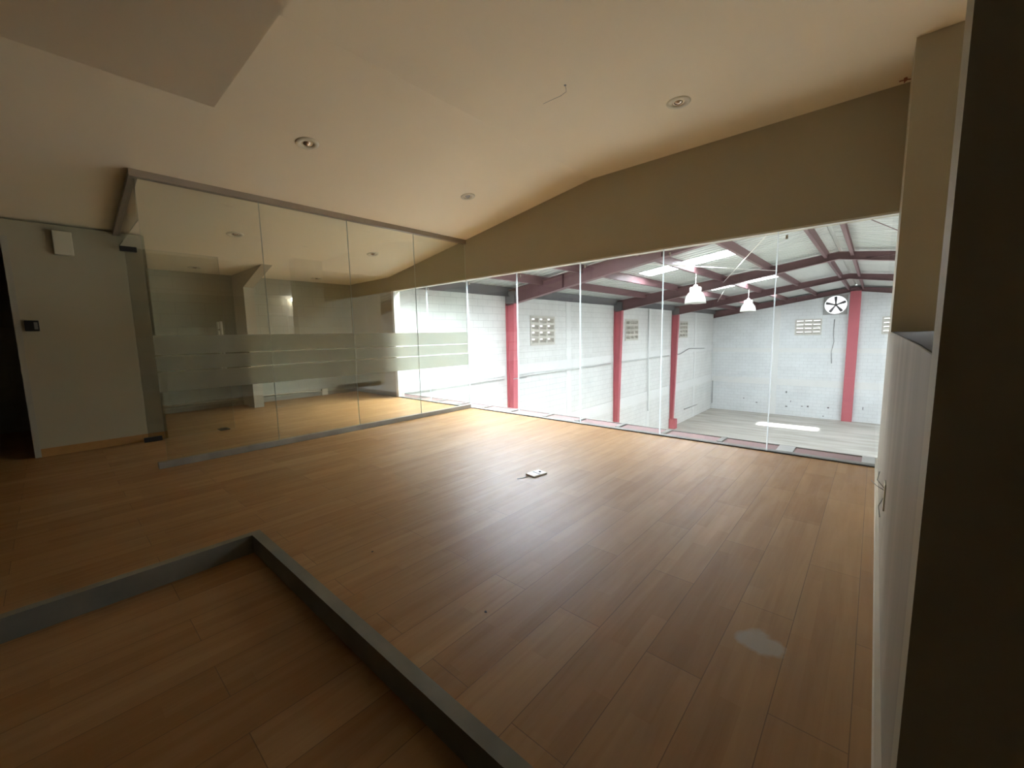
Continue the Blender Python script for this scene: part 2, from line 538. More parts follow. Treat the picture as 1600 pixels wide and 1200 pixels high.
# window wall: header, strip beside the window, pier
hd = MB()
hd.prism([(XL, ZW), (5.2, ZW), (5.2, 3.75), (3.85, deck_z(3.85)), (XL, deck_z(XL))], 1, 0.0, 0.16)
hd.box((XL, 0.0, -0.12), (-2.075, 0.16, ZW))
struct(hd, 'wall_window', M_wall)
struct(MB().box((XR, -0.62, 1.113), (5.2, 0.0, ZHI)), 'wall_pier', M_wall)
# half wall, slightly bowed top
hw = MB()
n = 14
prof = [(0.0, 1.122), (-1.0, 1.118), (-2.0, 1.113), (-2.6, 1.110), (-3.1, 1.106), (-3.40, 1.10)]
hw.prism([(0.16, 0.0)] + [(0.16, 1.122)] + prof + [(-3.40, 0.0)], 0, XR, 5.2)
hwo = struct(hw, 'wall_right', M_half)
cpm = MB()
pz = [(0.16, 1.122)] + prof
cpm.prism(pz + [(p[0], p[1] + 0.003) for p in pz[::-1]], 0, XR + 0.004, 5.2)
struct(cpm, 'ledge_top', paint('dark_grey_ledge', (0.10, 0.096, 0.085), 1.0, 0.12, 5, spec=0.05), parent=hwo)
struct(MB().box((XR, -3.50, 0.0), (XR + 1.6, -3.40, ZHI)), 'wall_stair', M_wall)
struct(MB().box((XR - 0.014, -3.40, 0), (XR, -0.01, 0.085)), 'baseboard_right', M_trim)
# outer block wall of the glazed room
struct(MB().box((XL - 0.2, -8.2, -0.12), (XL, 0.0, ZLOW)), 'wall_left', M_wallblock)
bc = MB()
bc.box((XL, -2.17, 0), (-3.10, -2.02, 2.04))
bc.prism([(XL, 2.04), (-3.10, 2.04), (-2.15, ZLOW), (XL, ZLOW)], 1, -2.17, -2.02)
struct(bc, 'wall_boxed_column', M_wall)
# wall with the doorway
dw = MB()
wall_cells(dw, 0, XD, -0.12, (-8.0, YE), (0, ceil_z(XD - 0.12)), [(-5.55, -4.63, -0.01, 2.165)])
struct(dw, 'wall_door', M_wall)
struct(MB().box((XL, YE - 0.12, 0), (XD - 0.12, YE, ZLOW)), 'wall_door_return', M_wall)
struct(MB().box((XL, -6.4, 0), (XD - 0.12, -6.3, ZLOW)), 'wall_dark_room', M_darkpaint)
struct(MB().box((XL, -8.2, -0.12), (9.2, -8.0, 3.2)), 'wall_back', M_wall)
struct(MB().box((6.3, -8.0, 0), (6.45, -3.48, ZHI)), 'wall_stair_right', M_darkpaint)
dc = MB()
for (a, b) in (((-4.63, 0), (-4.585, 2.21)), ((-5.595, 0), (-5.55, 2.21)), ((-4.63, 2.165), (-5.55, 2.21))):
    dc.box((XD - 0.12, a[0], a[1]), (XD + 0.012, b[0], b[1]))
d1 = struct(dc, 'door_1', paint('grey_door_casing', (0.42, 0.40, 0.34), 0.5))
lf = MB()
lf.box((-2.5, -5.53, 0.01), (XD - 0.13, -5.49, 2.155))
struct(lf, 'door_leaf', paint('dark_brown_door', (0.05, 0.02, 0.015), 0.4), parent=d1)
kb = MB().lathe([(0, 0), (0.012, 0.0), (0.012, 0.03), (0.024, 0.04), (0.024, 0.055), (0, 0.065)], (-2.42, -5.49, 1.0), (0, 1, 0), 16)
struct(kb, 'door_knob', M_chrome, parent=d1)
struct(MB().box((XD, -4.585, 0), (XD + 0.012, YE, 0.085)), 'baseboard_left', M_woodtrim)
struct(MB().box((XL, -3.5, 0), (XL + 0.015, -2.17, 0.07)).box((XL, -2.02, 0), (XL + 0.015, -0.0, 0.07)), 'baseboard_deep', paint('olive_baseboard', (0.34, 0.33, 0.27), 0.5))
# low curb around the stair landing
cb = MB()
cb.box((2.335, -8.0, 0), (2.380, -3.752, 0.10))
cb.box((2.380, -3.800, 0), (4.93, -3.752, 0.10))
co = struct(cb, 'trim_1', M_curb)
# adjoining room beyond the half wall
struct(MB().box((9.0, -3.4, 0), (9.15, 1.5, 2.55)), 'wall_far_right', M_wall)
struct(MB().box((5.2, 1.5, -0.12), (9.2, 1.62, 2.3)), 'wall_far_end', M_wall)
struct(MB().box((6.53, -3.48, 0), (9.2, -3.4, ZHI)), 'wall_far_near', M_wall)
struct(MB().box((5.2, 0.0, -0.12), (5.3, 1.5, 2.99)), 'wall_far_side', M_wall)
struct(MB().box((5.2, 0.0, -0.12), (9.0, 1.5, 0.0)), 'floor_far', M_wood)
struct(MB().prism([(5.2, ZHI), (5.46, ZHI), (9.2, ceil_z(9.2)), (9.2, 2.62), (5.2, 3.08)], 1, 0.0, 1.62), 'ceiling_far', M_ceil)
d2 = MB()
for (a, b) in (((0.06, 0), (0.10, 1.98)), ((0.62, 0), (0.66, 1.98)), ((0.06, 1.94), (0.66, 1.98))):
    d2.box((8.97, a[0], a[1]), (9.0, b[0], b[1]))
d2o = struct(d2, 'door_2', M_white)
struct(MB().box((8.985, 0.10, 0.0), (9.0, 0.62, 1.94)), 'door_leaf', M_wall, parent=d2o)
wl = empty('wall_lamp', (9.0, 0.85, 2.40), 'lit round lamp bulb on the far wall of the adjoining room', 'lamp')
MB((9.0, 0.85, 2.40)).lathe([(0, 0), (0.06, 0), (0.06, 0.02), (0.025, 0.03), (0.025, 0.06), (0, 0.06)], (9.0, 0.85, 2.40), (-1, 0, 0), 20).build('lamp_base', M_white, wl)
MB((9.0, 0.85, 2.40)).lathe([(0.03, 0.055), (0.07, 0.075), (0.10, 0.12), (0.11, 0.165), (0.10, 0.21), (0.07, 0.25), (0, 0.275)], (9.0, 0.85, 2.40), (-1, 0, 0), 20).build('bulb', M_bulb, wl)

# ------------------------------------------------------------------ long window, seven frameless panes
win = MB()
win.box((-2.10, -0.004, 0.0), (-2.03, 0.06, ZW))
win.box((-2.03, -0.004, ZW - 0.012), (5.0, 0.05, ZW + 0.004))
w1 = struct(win, 'window_1', paint('white_window_channel', (0.80, 0.78, 0.72), 0.4))
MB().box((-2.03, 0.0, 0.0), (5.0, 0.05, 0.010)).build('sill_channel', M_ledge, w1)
for k in range(7):
    x0, x1 = -2.07 + 1.035 * k + 0.003, -2.07 + 1.035 * (k + 1) - 0.003
    if k == 0: x0 = -2.03
    p = MB().box((x0, 0.012, 0.010), (x1, 0.022, ZW - 0.012), 0, {'-x': 1, '+x': 1, '-z': 1, '+z': 1})
    p.build('pane', [M_glassW, M_gedge], w1)
for k in range(1, 7):
    x = -2.07 + 1.035 * k
    MB().box((x - 0.004, 0.008, 0.010), (x + 0.004, 0.026, ZW - 0.012)).build('glazing_joint', M_gjoint, w1)
    c = MB()
    c.box((x + 0.06, 0.004, ZW - 0.085), (x + 0.078, 0.012, ZW - 0.05))
    c.build('glass_clip', M_white, w1)

# ------------------------------------------------------------------ glass partition
gp = empty('glass_partition', (0, -LP / 2, 0), 'long floor-to-ceiling glass partition of four panes with frosted bands', 'glass partition')
gp['kind'] = 'thing'
B0 = (0, -LP / 2, 0)
ZT = ceil_z(0)
tr_ = MB(B0)
tr_.prism([(-0.03, ZT - 0.055), (0.03, ZT - 0.055), (0.03, ceil_z(0.03) - 0.001), (-0.03, ceil_z(-0.03) - 0.001)], 1, -LP - 0.03, 0.0)
tr_.build('top_rail', M_rail, gp)
# rail over the doorway, following the slope of the ceiling
x0 = XD
tr2 = MB(B0)
tr2.prism([(x0, ceil_z(x0) - 0.055), (-0.03, ceil_z(-0.03) - 0.055), (-0.03, ceil_z(-0.03) - 0.001), (x0, ceil_z(x0) - 0.001)], 1, -LP - 0.03, -LP + 0.03)
tr2.build('door_rail', M_rail, gp)
tb = MB(B0)
tb.prism([(x0 + 0.005, 2.215), (-0.015, 2.215), (-0.015, ceil_z(-0.03) - 0.057), (x0 + 0.005, ceil_z(x0) - 0.057)], 1, -LP - 0.005, -LP + 0.005)
tb.build('transom_pane', [M_glassP], gp)
br_ = MB(B0)
br_.box((-0.03, -LP - 0.07, 0), (0.03, -0.002, 0.062))
br_.build('bottom_rail', M_brail, gp, bevel=0.004)
ys = [-LP, -2.845, -1.90, -0.95, -0.004]
for k in range(4):
    y0, y1 = ys[k] + 0.002, ys[k + 1] - 0.002
    p = MB(B0).box((-0.005, y0, 0.055), (0.005, y1, ZT - 0.05), 0, {'-y': 1, '+y': 1, '-z': 1, '+z': 1})
    po = p.build('pane', [M_glassP, M_gedge], gp)
    fy0 = y0
    for (za, zb) in ((1.040, 1.215), (0.892, 1.028), (0.700, 0.880)):
        MB(B0).box((0.0055, fy0, za), (0.0065, y1 + 0.002, zb)).build('frosted_band', M_film, po)

# glass door leaf, standing open into the glazed room
DX = -1.42
gd = empty('glass_door', (DX, -3.78, 0), 'frameless glass door leaf standing open against the wall', 'glass door')
gb = (DX, -3.78, 0)
MB(gb).box((DX - 0.005, -3.76, 0.012), (DX + 0.005, -2.90, 2.205), 0, {'-y': 1, '+y': 1, '-z': 1, '+z': 1}).build('pane', [M_leaf, M_gedge], gd)
MB(gb).box((DX - 0.02, -3.80, 0.004), (DX + 0.02, -3.64, 0.055)).build('pivot_fitting', M_black, gd, bevel=0.003)
MB(gb).box((DX - 0.02, -3.80, 2.16), (DX + 0.02, -3.66, 2.214)).build('pivot_fitting', M_black, gd, bevel=0.003)
for s in (-1, 1):
    h = MB(gb).tube([(DX + s * 0.075, -2.955, 0.80), (DX + s * 0.075, -2.955, 1.40)], 0.015, 14)
    ho = h.build('handle_bar', M_satin, gd)
    for z in (0.90, 1.30):
        h = MB(gb).tube([(DX + s * 0.004, -2.955, z), (DX + s * 0.075, -2.955, z)], 0.009, 10)
        h.build('standoff', M_chrome, ho)

# ------------------------------------------------------------------ recessed downlights
def downlight(x, y, label, tilt=(0, 0), group='recessed ceiling downlights', r=0.092):
    z = ceil_z(x)
    sl = (ZHI - ZLOW) / 4.41 if -2.17 < x < 2.24 else 0
    ax = Vector((sl, 0, -1)).normalized()
    base = Vector((x, y, z))
    o = empty('downlight', base, label, 'ceiling light', group)
    MB(base).lathe([(r * 0.52, -0.0005), (r * 0.52, 0.005), (r * 0.80, 0.010), (r * 0.94, 0.008), (r, 0.001), (r, -0.0005)], base, ax, 40, closed=True).build('trim_ring', M_cream, o)
    MB(base).lathe([(r * 0.52, 0.001), (r * 0.50, -0.0002), (r * 0.2, -0.0003), (0, -0.0003)], base, ax, 32).build('housing', M_lens, o)
    ax2 = (ax + Vector((tilt[0], tilt[1], 0))).normalized()
    c = base + ax2 * 0.0
    MB(base).lathe([(0, 0.016), (0.010, 0.015), (0.020, 0.010), (0.030, 0.004), (0.034, 0.0)], c, ax2, 24).build('bulb', M_grey if r < 0.09 else M_lens, o)
    return o
downlight(1.158, -2.808, 'cream recessed downlight in the sloping ceiling, nearest the curb', (0.2, 0.1))
downlight(1.138, -0.964, 'cream recessed downlight in the sloping ceiling above the partition\'s far end', r=0.085)
downlight(3.566, -0.926, 'cream recessed downlight in the flat ceiling above the long window', r=0.091)
downlight(-1.118, -2.769, 'recessed downlight behind the glass partition, over the open glass door side')
downlight(-1.103, -0.925, 'recessed downlight behind the glass partition, toward the long window')
downlight(-3.10, -2.80, 'recessed downlight in the low ceiling beside the boxed column')
downlight(-3.10, -0.95, 'recessed downlight in the low ceiling near the glazed room\'s corner')

# ------------------------------------------------------------------ small things in the room
t = MB((XD, -4.218, 2.19))
t.box((XD, -4.288, 2.070), (XD + 0.055, -4.148, 2.308))
wo = t.build('wall_light', M_cream, bevel=0.006)
tag(wo, 'small cream rectangular wall light high beside the dark doorway', 'wall light')
lk = empty('door_lock', (XD, -4.512, 1.29), 'small black electric lock box beside the dark doorway', 'lock')
lb = (XD, -4.512, 1.29)
MB(lb).box((XD, -4.562, 1.292), (XD + 0.035, -4.465, 1.398)).build('lock_body', M_black, lk, bevel=0.004)
MB(lb).box((XD + 0.035, -4.500, 1.31), (XD + 0.038, -4.475, 1.38)).build('lock_plate', M_grey, lk)
# loose socket plate on the floor
pb = (2.815, -1.855, 0)
ps = empty('socket_plate', pb, 'white plastic socket plate lying loose on the wooden floor', 'socket plate')
ps.rotation_euler = (0, 0, math.radians(80))
q = MB().box((-0.072, -0.052, 0.0), (0.072, 0.052, 0.014)); q.build('plate', M_white, ps, bevel=0.002)
q = MB().box((-0.004, -0.042, 0.014), (0.012, 0.042, 0.016)); q.build('slot', M_grey, ps)
q = MB().lathe([(0.011, 0.014), (0.011, 0.018), (0, 0.019)], (0.040, 0.0, 0), n=16); q.build('button', M_black, ps)
q = MB().tube([(-0.070, -0.01, 0.004), (-0.11, -0.004, 0.004), (-0.15, 0.004, 0.004), (-0.19, 0.018, 0.004)], 0.0025, 8); q.build('wire', M_grey, ps)
# ceiling wire stub
ws = MB((3.039, -1.737, ZHI))
ws.tube([(3.039, -1.737, ZHI), (3.045, -1.735, ZHI - 0.025), (3.05, -1.74, ZHI - 0.05), (3.02, -1.77, ZHI - 0.08), (2.97, -1.82, ZHI - 0.11), (2.93, -1.86, ZHI - 0.135)], 0.0015, 6)
ws.lathe([(0.009, 0), (0.009, -0.003), (0, -0.004)], (3.039, -1.737, ZHI), n=12)
tag(ws.build('ceiling_wire', M_grey), 'thin grey wire hanging from a hole in the flat ceiling', 'wire')
hk = MB((4.90, -0.09, ZHI))
hk.lathe([(0.010, 0), (0.010, -0.02), (0, -0.022)], (4.90, -0.09, ZHI), n=12)
for a in (0.3, 1.7, 3.4, 4.9):
    hk.tube([(4.90, -0.09, ZHI - 0.012), (4.90 + 0.035 * math.cos(a), -0.09 + 0.035 * math.sin(a), ZHI - 0.016)], 0.004, 6)
tag(hk.build('ceiling_hook', paint('rusty_hook', (0.35, 0.12, 0.06), 0.6)), 'small rusty hook in the ceiling above the window\'s right end', 'hook')
# open socket with bare wires on the half wall
sb = (XR, -2.03, 0.36)
sk = empty('wall_socket', sb, 'open wall socket with bare wires low on the half wall', 'socket')
MB(sb).box((XR - 0.006, -2.065, 0.345), (XR, -1.985, 0.465)).build('plate', M_cream, sk, bevel=0.002)
for pts in ([(XR - 0.005, -2.03, 0.44), (XR - 0.03, -2.02, 0.47), (XR - 0.025, -2.02, 0.51)],
            [(XR - 0.005, -2.03, 0.43), (XR - 0.03, -2.01, 0.44), (XR - 0.05, -1.99, 0.455)],
            [(XR - 0.005, -2.04, 0.40), (XR - 0.02, -2.05, 0.36), (XR - 0.012, -2.05, 0.31)]):
    MB(sb).tube(pts, 0.0018, 6).build('wire', M_grey, sk)
# skirting conduit and double box in the glazed room
cd_ = MB((XL, -0.72, 0.1))
cd_.tube([(XL + 0.02, -3.45, 0.115), (XL + 0.02, -2.6, 0.12), (XL + 0.02, -2.25, 0.12)], 0.012, 10)
tag(cd_.build('conduit', M_cream), 'thin pale conduit low on the block wall left of the boxed column', 'conduit')
cd2 = MB((XL, -0.72, 0.1))
cd2.tube([(XL + 0.02, -2.01, 0.12), (XL + 0.02, -1.2, 0.12), (XL + 0.02, -0.85, 0.09), (XL + 0.02, -0.77, 0.08)], 0.012, 10)
tag(cd2.build('conduit', M_cream), 'thin pale conduit running from the boxed column to the socket boxes', 'conduit')
for (z0, z1, lab) in ((-0.0, 0.065, 'lower cream socket box at the foot of the block wall'), (0.07, 0.135, 'upper cream socket box stacked on the lower one at the block wall')):
    bx = MB((XL, -0.72, z0)).box((XL, -0.77, z0 + 0.001), (XL + 0.05, -0.65, z1))
    tag(bx.build('socket_box', M_cream, bevel=0.004), lab, 'socket box')
fb = empty('floor_box', (-1.495, -3.005, 0), 'dark metal floor box on the wood floor behind the glass', 'floor box')
MB((-1.495, -3.005, 0)).box((-1.56, -3.06, 0), (-1.43, -2.95, 0.012)).build('box_body', M_black, fb, bevel=0.003)
MB((-1.495, -3.005, 0)).box((-1.535, -3.035, 0.012), (-1.455, -2.975, 0.022)).build('box_lid', M_cable, fb, bevel=0.002)
# crumbs and chips on the boards
def chip(x, y, r, label, seed):
    rnd = random.Random(seed)
    m = MB((x, y, 0))
    pts = [(x + r * (0.6 + 0.6 * rnd.random()) * math.cos(a), y + r * (0.6 + 0.6 * rnd.random()) * math.sin(a)) for a in [k * math.pi / 3 for k in range(6)]]
    m.prism(pts, 2, 0.0, r * 0.5)
    return tag(m.build('debris_chip', M_cable), label, 'debris')
chip(4.19, -3.735, 0.010, 'dark crumb against the curb, nearest the bottom of the photo', 1)
chip(3.70, -3.33, 0.006, 'dark chip on the boards midway between curb and bright floor patch', 2)
chip(2.88, -3.38, 0.006, 'small dark chip on the boards just beyond the curb corner', 3)

# ------------------------------------------------------------------ warehouse shell
ZF, YB, XW = -4.3, 26.55, 11.4
sv = []
for y in (6.15, 13.0, 19.9):
    sv.append((y, y + 1.38, 0.80, 1.78))
wl_ = MB()
wall_cells(wl_, 0, XL, -0.2, (0.0, YB + 0.2), (ZF, 2.62), sv)
lw = struct(wl_, 'wall_warehouse_left', M_wblockY)
ev = [(1.05, 2.39, 0.79, 1.77), (5.08, 6.42, 0.79, 1.77), (-3.2, -1.85, 0.79, 1.77)][:2] + [(2.42, 3.56, 1.98, 3.12)]
we = MB()
wall_cells(we, 1, YB, 0.2, (XL - 0.2, XW), (ZF, 2.62), [h for h in ev if h[3] < 2.6] + [(2.42, 3.56, 1.98, 2.621)])
# gable above
def gable(x0, x1, z0=2.62):
    we.prism([(x0, z0), (x1, z0), (x1, deck_z(x1)), (x0, deck_z(x0))], 1, YB, YB + 0.2)
gable(-3.55, 2.42); gable(3.56, 3.85); gable(3.85, 11.2); gable(2.42, 3.56, 3.12)
struct(we, 'wall_warehouse_end', M_wblockX)
struct(MB().box((XW, 0.0, ZF), (XW + 0.2, 8.0, 2.62)).box((XW, 22.0, ZF), (XW + 0.2, YB, 2.62)).box((XW, 8.0, 1.0), (XW + 0.2, 22.0, 2.62)), 'wall_warehouse_right', M_wblockY)
struct(MB().box((XL, -0.1, ZF), (XW, 0.0, -0.12)).box((9.2, -0.1, -0.12), (XW, 0.0, 3.5)), 'wall_under_mezzanine', M_wblockX)
struct(MB().box((XL - 0.2, -0.1, ZF - 0.2), (XW + 0.2, YB + 0.2, ZF)), 'floor_warehouse', M_conc)
# concrete bands on the block walls
def lband(y0, y1, z0, z1):
    MB().box((XL, y0, z0), (XL + 0.016, y1, z1)).build('concrete_band', M_band, lw)
for (z0, z1) in ((-0.10, 0.22), (-2.28, -1.82)):
    for (a, b) in ((0.0, 4.9), (5.25, 11.9), (12.25, 18.6), (19.0, YB)):
        lband(a, b, z0, z1)
for y in (1.2, 8.25, 15.5, 22.6):
    for (a, b) in ((0.22, 2.5), (-1.82, -0.10), (ZF, -2.28)):
        MB().box((XL, y, a), (XL + 0.015, y + 0.32, b)).build('concrete_band', M_band, lw)
ew = bpy.data.objects['wall_warehouse_end']
for (z0, z1) in ((-0.27, -0.0), (-2.36, -1.96)):
    for (a, b) in ((XL, 3.6), (4.1, 9.0)):
        MB().box((a, YB - 0.03, z0), (b, YB, z1)).build('concrete_band', M_band, ew)
for (a, b) in ((0.0, 2.5), (-1.96, -0.27), (ZF, -2.36)):
    MB().box((-0.12, YB - 0.029, a), (0.26, YB, b)).build('concrete_band', M_band, ew)

# corrugated roof with skylight openings
def roof_deck():
    m = MB()
    P = 0.26
    prof = [(0, 0), (0.15, 0), (0.175, 0.035), (0.235, 0.035), (0.26, 0)]
    ycuts = []
    y = -0.25
    while y < YB + 0.3:
        for k in range(4):
            ycuts.append((y + prof[k][0], prof[k][1], y + prof[k + 1][0], prof[k + 1][1]))
        y += P
    for side in (0, 1):
        for (ya, ha, yb, hb) in ycuts:
            ym = (ya + yb) / 2
            sx = sky_x(side, 0 if ym < 4 else 1)
            xs = [XL - 0.3, sx[0], sx[1], 3.80] if side == 0 else [3.90, sx[0], sx[1], XW + 0.3]
            for i in range(3):
                if i == 1 and any(sky_y(side, jj)[0] < ym < sky_y(side, jj)[1] and SKY_P[side][jj] for jj in range(4)): continue
                def z(x): return 2.6 + SLOPE * ((x + 3.69) if side == 0 else (2 * 3.85 + 3.69 - x))
                m.face([(xs[i], ya, z(xs[i]) + ha), (xs[i + 1], ya, z(xs[i + 1]) + ha), (xs[i + 1], yb, z(xs[i + 1]) + hb), (xs[i], yb, z(xs[i]) + hb)])
    # ridge cap
    m.prism([(3.45, deck_z(3.45) + 0.04), (3.85, deck_z(3.85) + 0.05), (4.25, deck_z(3.45) + 0.04), (4.25, deck_z(3.45) + 0.05), (3.85, deck_z(3.85) + 0.06), (3.45, deck_z(3.45) + 0.05)], 1, -0.2, YB + 0.2)
    return m
rd = roof_deck()
bmesh.ops.remove_doubles(rd.bm, verts=rd.bm.verts, dist=1e-4)
ro = struct(rd, 'roof', M_deck)
sm = ro.modifiers.new('thickness', 'SOLIDIFY'); sm.thickness = 0.004; sm.offset = 1
names = ['nearest the long window', 'over the high lamp nearest the window', 'over the farther high lamp', 'nearest the far end wall']
for i, (xa, xb) in enumerate(SKY_X):
    for j, (ya, yb) in enumerate(SKY_Y):
        if SKY_P[i][j] == 0: continue
        xa, xb = sky_x(i, j)
        ya, yb = sky_y(i, j)
        m = MB(((xa + xb) / 2, (ya + yb) / 2, deck_z((xa + xb) / 2)))
        y = ya - 0.02
        while y < yb:
            y2 = min(y + 0.13, yb + 0.02)
            h = 0.01 if int(round((y - ya) / 0.13)) % 2 else 0.03
            m.prism([(xa - 0.02, deck_z(xa) + h), (xb + 0.02, deck_z(xb) + h), (xb + 0.02, deck_z(xb) + h + 0.003), (xa - 0.02, deck_z(xa) + h + 0.003)], 1, y, y2)
            y = y2
        o = m.build('skylight_sheet', M_sky)  # right-slope sheets are unseen, added along with their fill lights
        tag(o, 'bright translucent roof sheet %s slope, %s' % (('left', 'right')[i], names[j]), 'skylight', 'translucent roof sheets')

# ------------------------------------------------------------------ steel frames
FY = [5.05, 12.0, 18.75]
ordn = ['nearest the window', 'second from the window', 'farthest of the three']
def rb(x): return 2.06 + 0.163 * (min(x, 2 * 3.85 - x) + 3.69)
def rtz(x): return 2.5 + 0.133 * (min(x, 2 * 3.85 - x) + 3.69) - 0.012
def rafter(m, y, parts=(XL, 3.85, XW)):
    for (a, b) in ((XL + 0.02, 3.85), (3.85, XW - 0.02)):
        N = 1
        z0a, z0b, z1a, z1b = rb(a), rb(b), rtz(a), rtz(b)
        m.prism([(a, z0a), (b, z0b), (b, z1b), (a, z1a)], 1, y - 0.006, y + 0.006)          # web
        m.prism([(a, z0a - 0.012), (b, z0b - 0.012), (b, z0b), (a, z0a)], 1, y - 0.10, y + 0.10)  # bottom flange
        m.prism([(a, z1a), (b, z1b), (b, z1b + 0.012), (a, z1a + 0.012)], 1, y - 0.10, y + 0.10)
    for x in (-1.6, 1.1):
        m.box((x - 0.006, y - 0.09, rb(x)), (x + 0.006, y + 0.09, rtz(x)))
for k, y in enumerate(FY):
    m = MB((XL, y, ZF))
    # tapered I column
    d0, d1 = 0.15, 0.34
    zt = rb(XL + 0.3)
    xa = XL + 0.014
    m.prism([(xa, ZF), (xa + d0, ZF), (xa + d1, zt), (xa, zt)], 1, y - 0.006, y + 0.006)
    m.prism([(xa + d0, ZF), (xa + d0 + 0.012, ZF), (xa + d1 + 0.012, zt), (xa + d1, zt)], 1, y - 0.10, y + 0.10)
    m.prism([(xa, ZF), (xa + 0.012, ZF), (xa + 0.012, zt), (xa, zt)], 1, y - 0.10, y + 0.10)
    co_ = empty('steel_column', (XL, y, ZF), 'red steel column on the left block wall, %s' % ordn[k], 'column', 'red columns along the left wall')
    co_['label'] = 'red steel column on the left block wall, %s' % ordn[k]
    m.build('column_shaft', M_red, co_)
    if k == 2:
        MB((XL, y, ZF)).box((XL + 0.014, y - 0.17, ZF), (XL + 0.36, y + 0.17, ZF + 0.55)).build('column_footing', M_red, co_)
    MB((XL, y, ZF)).box((xa, y - 0.10, zt + 0.001), (xa + d1 + 0.02, y + 0.10, zt + 0.36)).build('knee_plate', M_dsteel, co_)
    m = MB((3.85, y, 3.3))
    rafter(m, y)
    tag(m.build('roof_rafter', M_maroon), 'maroon steel roof rafter spanning the warehouse, %s' % ordn[k], 'rafter', 'maroon roof rafters')
m = MB((3.85, YB - 0.12, 3.3)); rafter(m, YB - 0.12)
tag(m.build('roof_rafter', M_maroon), 'maroon steel roof rafter against the far end wall', 'rafter', 'maroon roof rafters')
m = MB((3.85, YB - 0.2, ZF))
m.box((3.62, YB - 0.22, ZF), (3.63, YB - 0.02, 3.0)).box((4.10, YB - 0.22, ZF), (4.11, YB - 0.02, 3.0)).box((3.62, YB - 0.23, ZF), (4.11, YB - 0.22, 3.27))
tag(m.build('steel_column', M_red), 'red steel column under the ridge on the far end wall', 'column')
# eave strut and purlins
m = MB((XL, 13, 2.45))
m.box((XL + 0.12, 0.2, 2.32), (XL + 0.135, YB - 0.02, 2.60)).box((XL + 0.12, 0.2, 2.32), (XL + 0.20, YB - 0.02, 2.335))
tag(m.build('eave_beam', M_dsteel), 'dark grey eave beam along the top of the left block wall', 'beam')
pl = [(-2.30, 'lowest on the left slope'), (-1.00, 'second from the left eave'), (0.58, 'carrying the two white lamps'), (2.05, 'next below the ridge pair'),
      (3.58, 'left one of the pair flanking the ridge'), (4.14, 'right one of the pair flanking the ridge'), (5.65, 'first on the right slope below the ridge pair'), (7.15, 'lowest on the right slope')]
for x, lab in pl:
    z = deck_z(x) - 0.006
    m = MB((x, 13, z))
    s = -1 if x < 3.85 else 1
    m.box((x - 0.004, 0.18, z - 0.22), (x + 0.004, YB - 0.02, z))
    m.box((x, 0.18, z - 0.22), (x + s * 0.08, YB - 0.02, z - 0.214))
    m.box((x, 0.18, z - 0.012), (x + s * 0.06, YB - 0.02, z - 0.006))
    tag(m.build('roof_purlin', M_maroon), 'long maroon roof purlin, ' + lab, 'purlin', 'maroon roof purlins')
def rod(a, b, label, r=0.011, mat=None):
    m = MB(a)
    m.tube([a, b], r, 8)
    tag(m.build('brace_rod', mat or M_white), label, 'brace rod', 'thin roof bracing rods')
rod((2.98, 6.0, 3.18), (0.60, 12.0, 2.90), 'pale bracing rod crossing in front of the second rafter, rising to the upper right')
rod((0.20, 5.2, 2.85), (2.25, 12.0, 3.12), 'pale bracing rod crossing behind the nearer white lamp, almost level')
rod((-1.35, 18.6, 2.66), (0.75, 12.2, 2.93), 'pale bracing rod behind the farther white lamp')
rod((4.3, 5.4, 3.30), (5.95, 10.5, 3.08), 'thin dark bracing rod on the right slope, nearest the window', 0.009, M_maroon)
rod((4.5, 12.0, 3.25), (5.6, 10.6, 3.06), 'thin dark bracing rod meeting the second rafter right of the ridge', 0.009, M_maroon)

# ------------------------------------------------------------------ warehouse fittings
def high_bay(x, y, zr, label):
    b = (x, y, zr)
    o = empty('high_bay_lamp', b, label, 'hanging lamp', 'white high-bay lamps')
    outer = [(0.308, 0.0), (0.302, 0.06), (0.288, 0.14), (0.262, 0.22), (0.225, 0.29), (0.18, 0.345), (0.15, 0.36)]
    inner = [(r - 0.012, h) for r, h in outer[::-1]]
    MB(b).lathe(outer + inner, b, n=40, closed=True).build('lamp_shade', M_shade, o)
    MB(b).lathe([(0, 0.345), (0.15, 0.35), (0.168, 0.36), (0.168, 0.48), (0.14, 0.50), (0.07, 0.51), (0.05, 0.57), (0, 0.58)], b, n=28, smooth=False).build('ballast_housing', M_white, o)
    MB(b).lathe([(0, 0.08), (0.05, 0.10), (0.065, 0.15), (0.05, 0.22), (0.03, 0.28)], b, n=20).build('bulb', M_white, o)
    MB(b).tube([(x, y, zr + 0.57), (x, y, deck_z(x) - 0.22)], 0.008, 8).build('hanging_rod', M_white, o)
high_bay(0.58, 9.05, 2.02, 'white high-bay lamp hanging from the purlin, larger and nearer the window')
high_bay(0.58, 16.1, 1.975, 'white high-bay lamp hanging from the purlin, smaller and farther away')

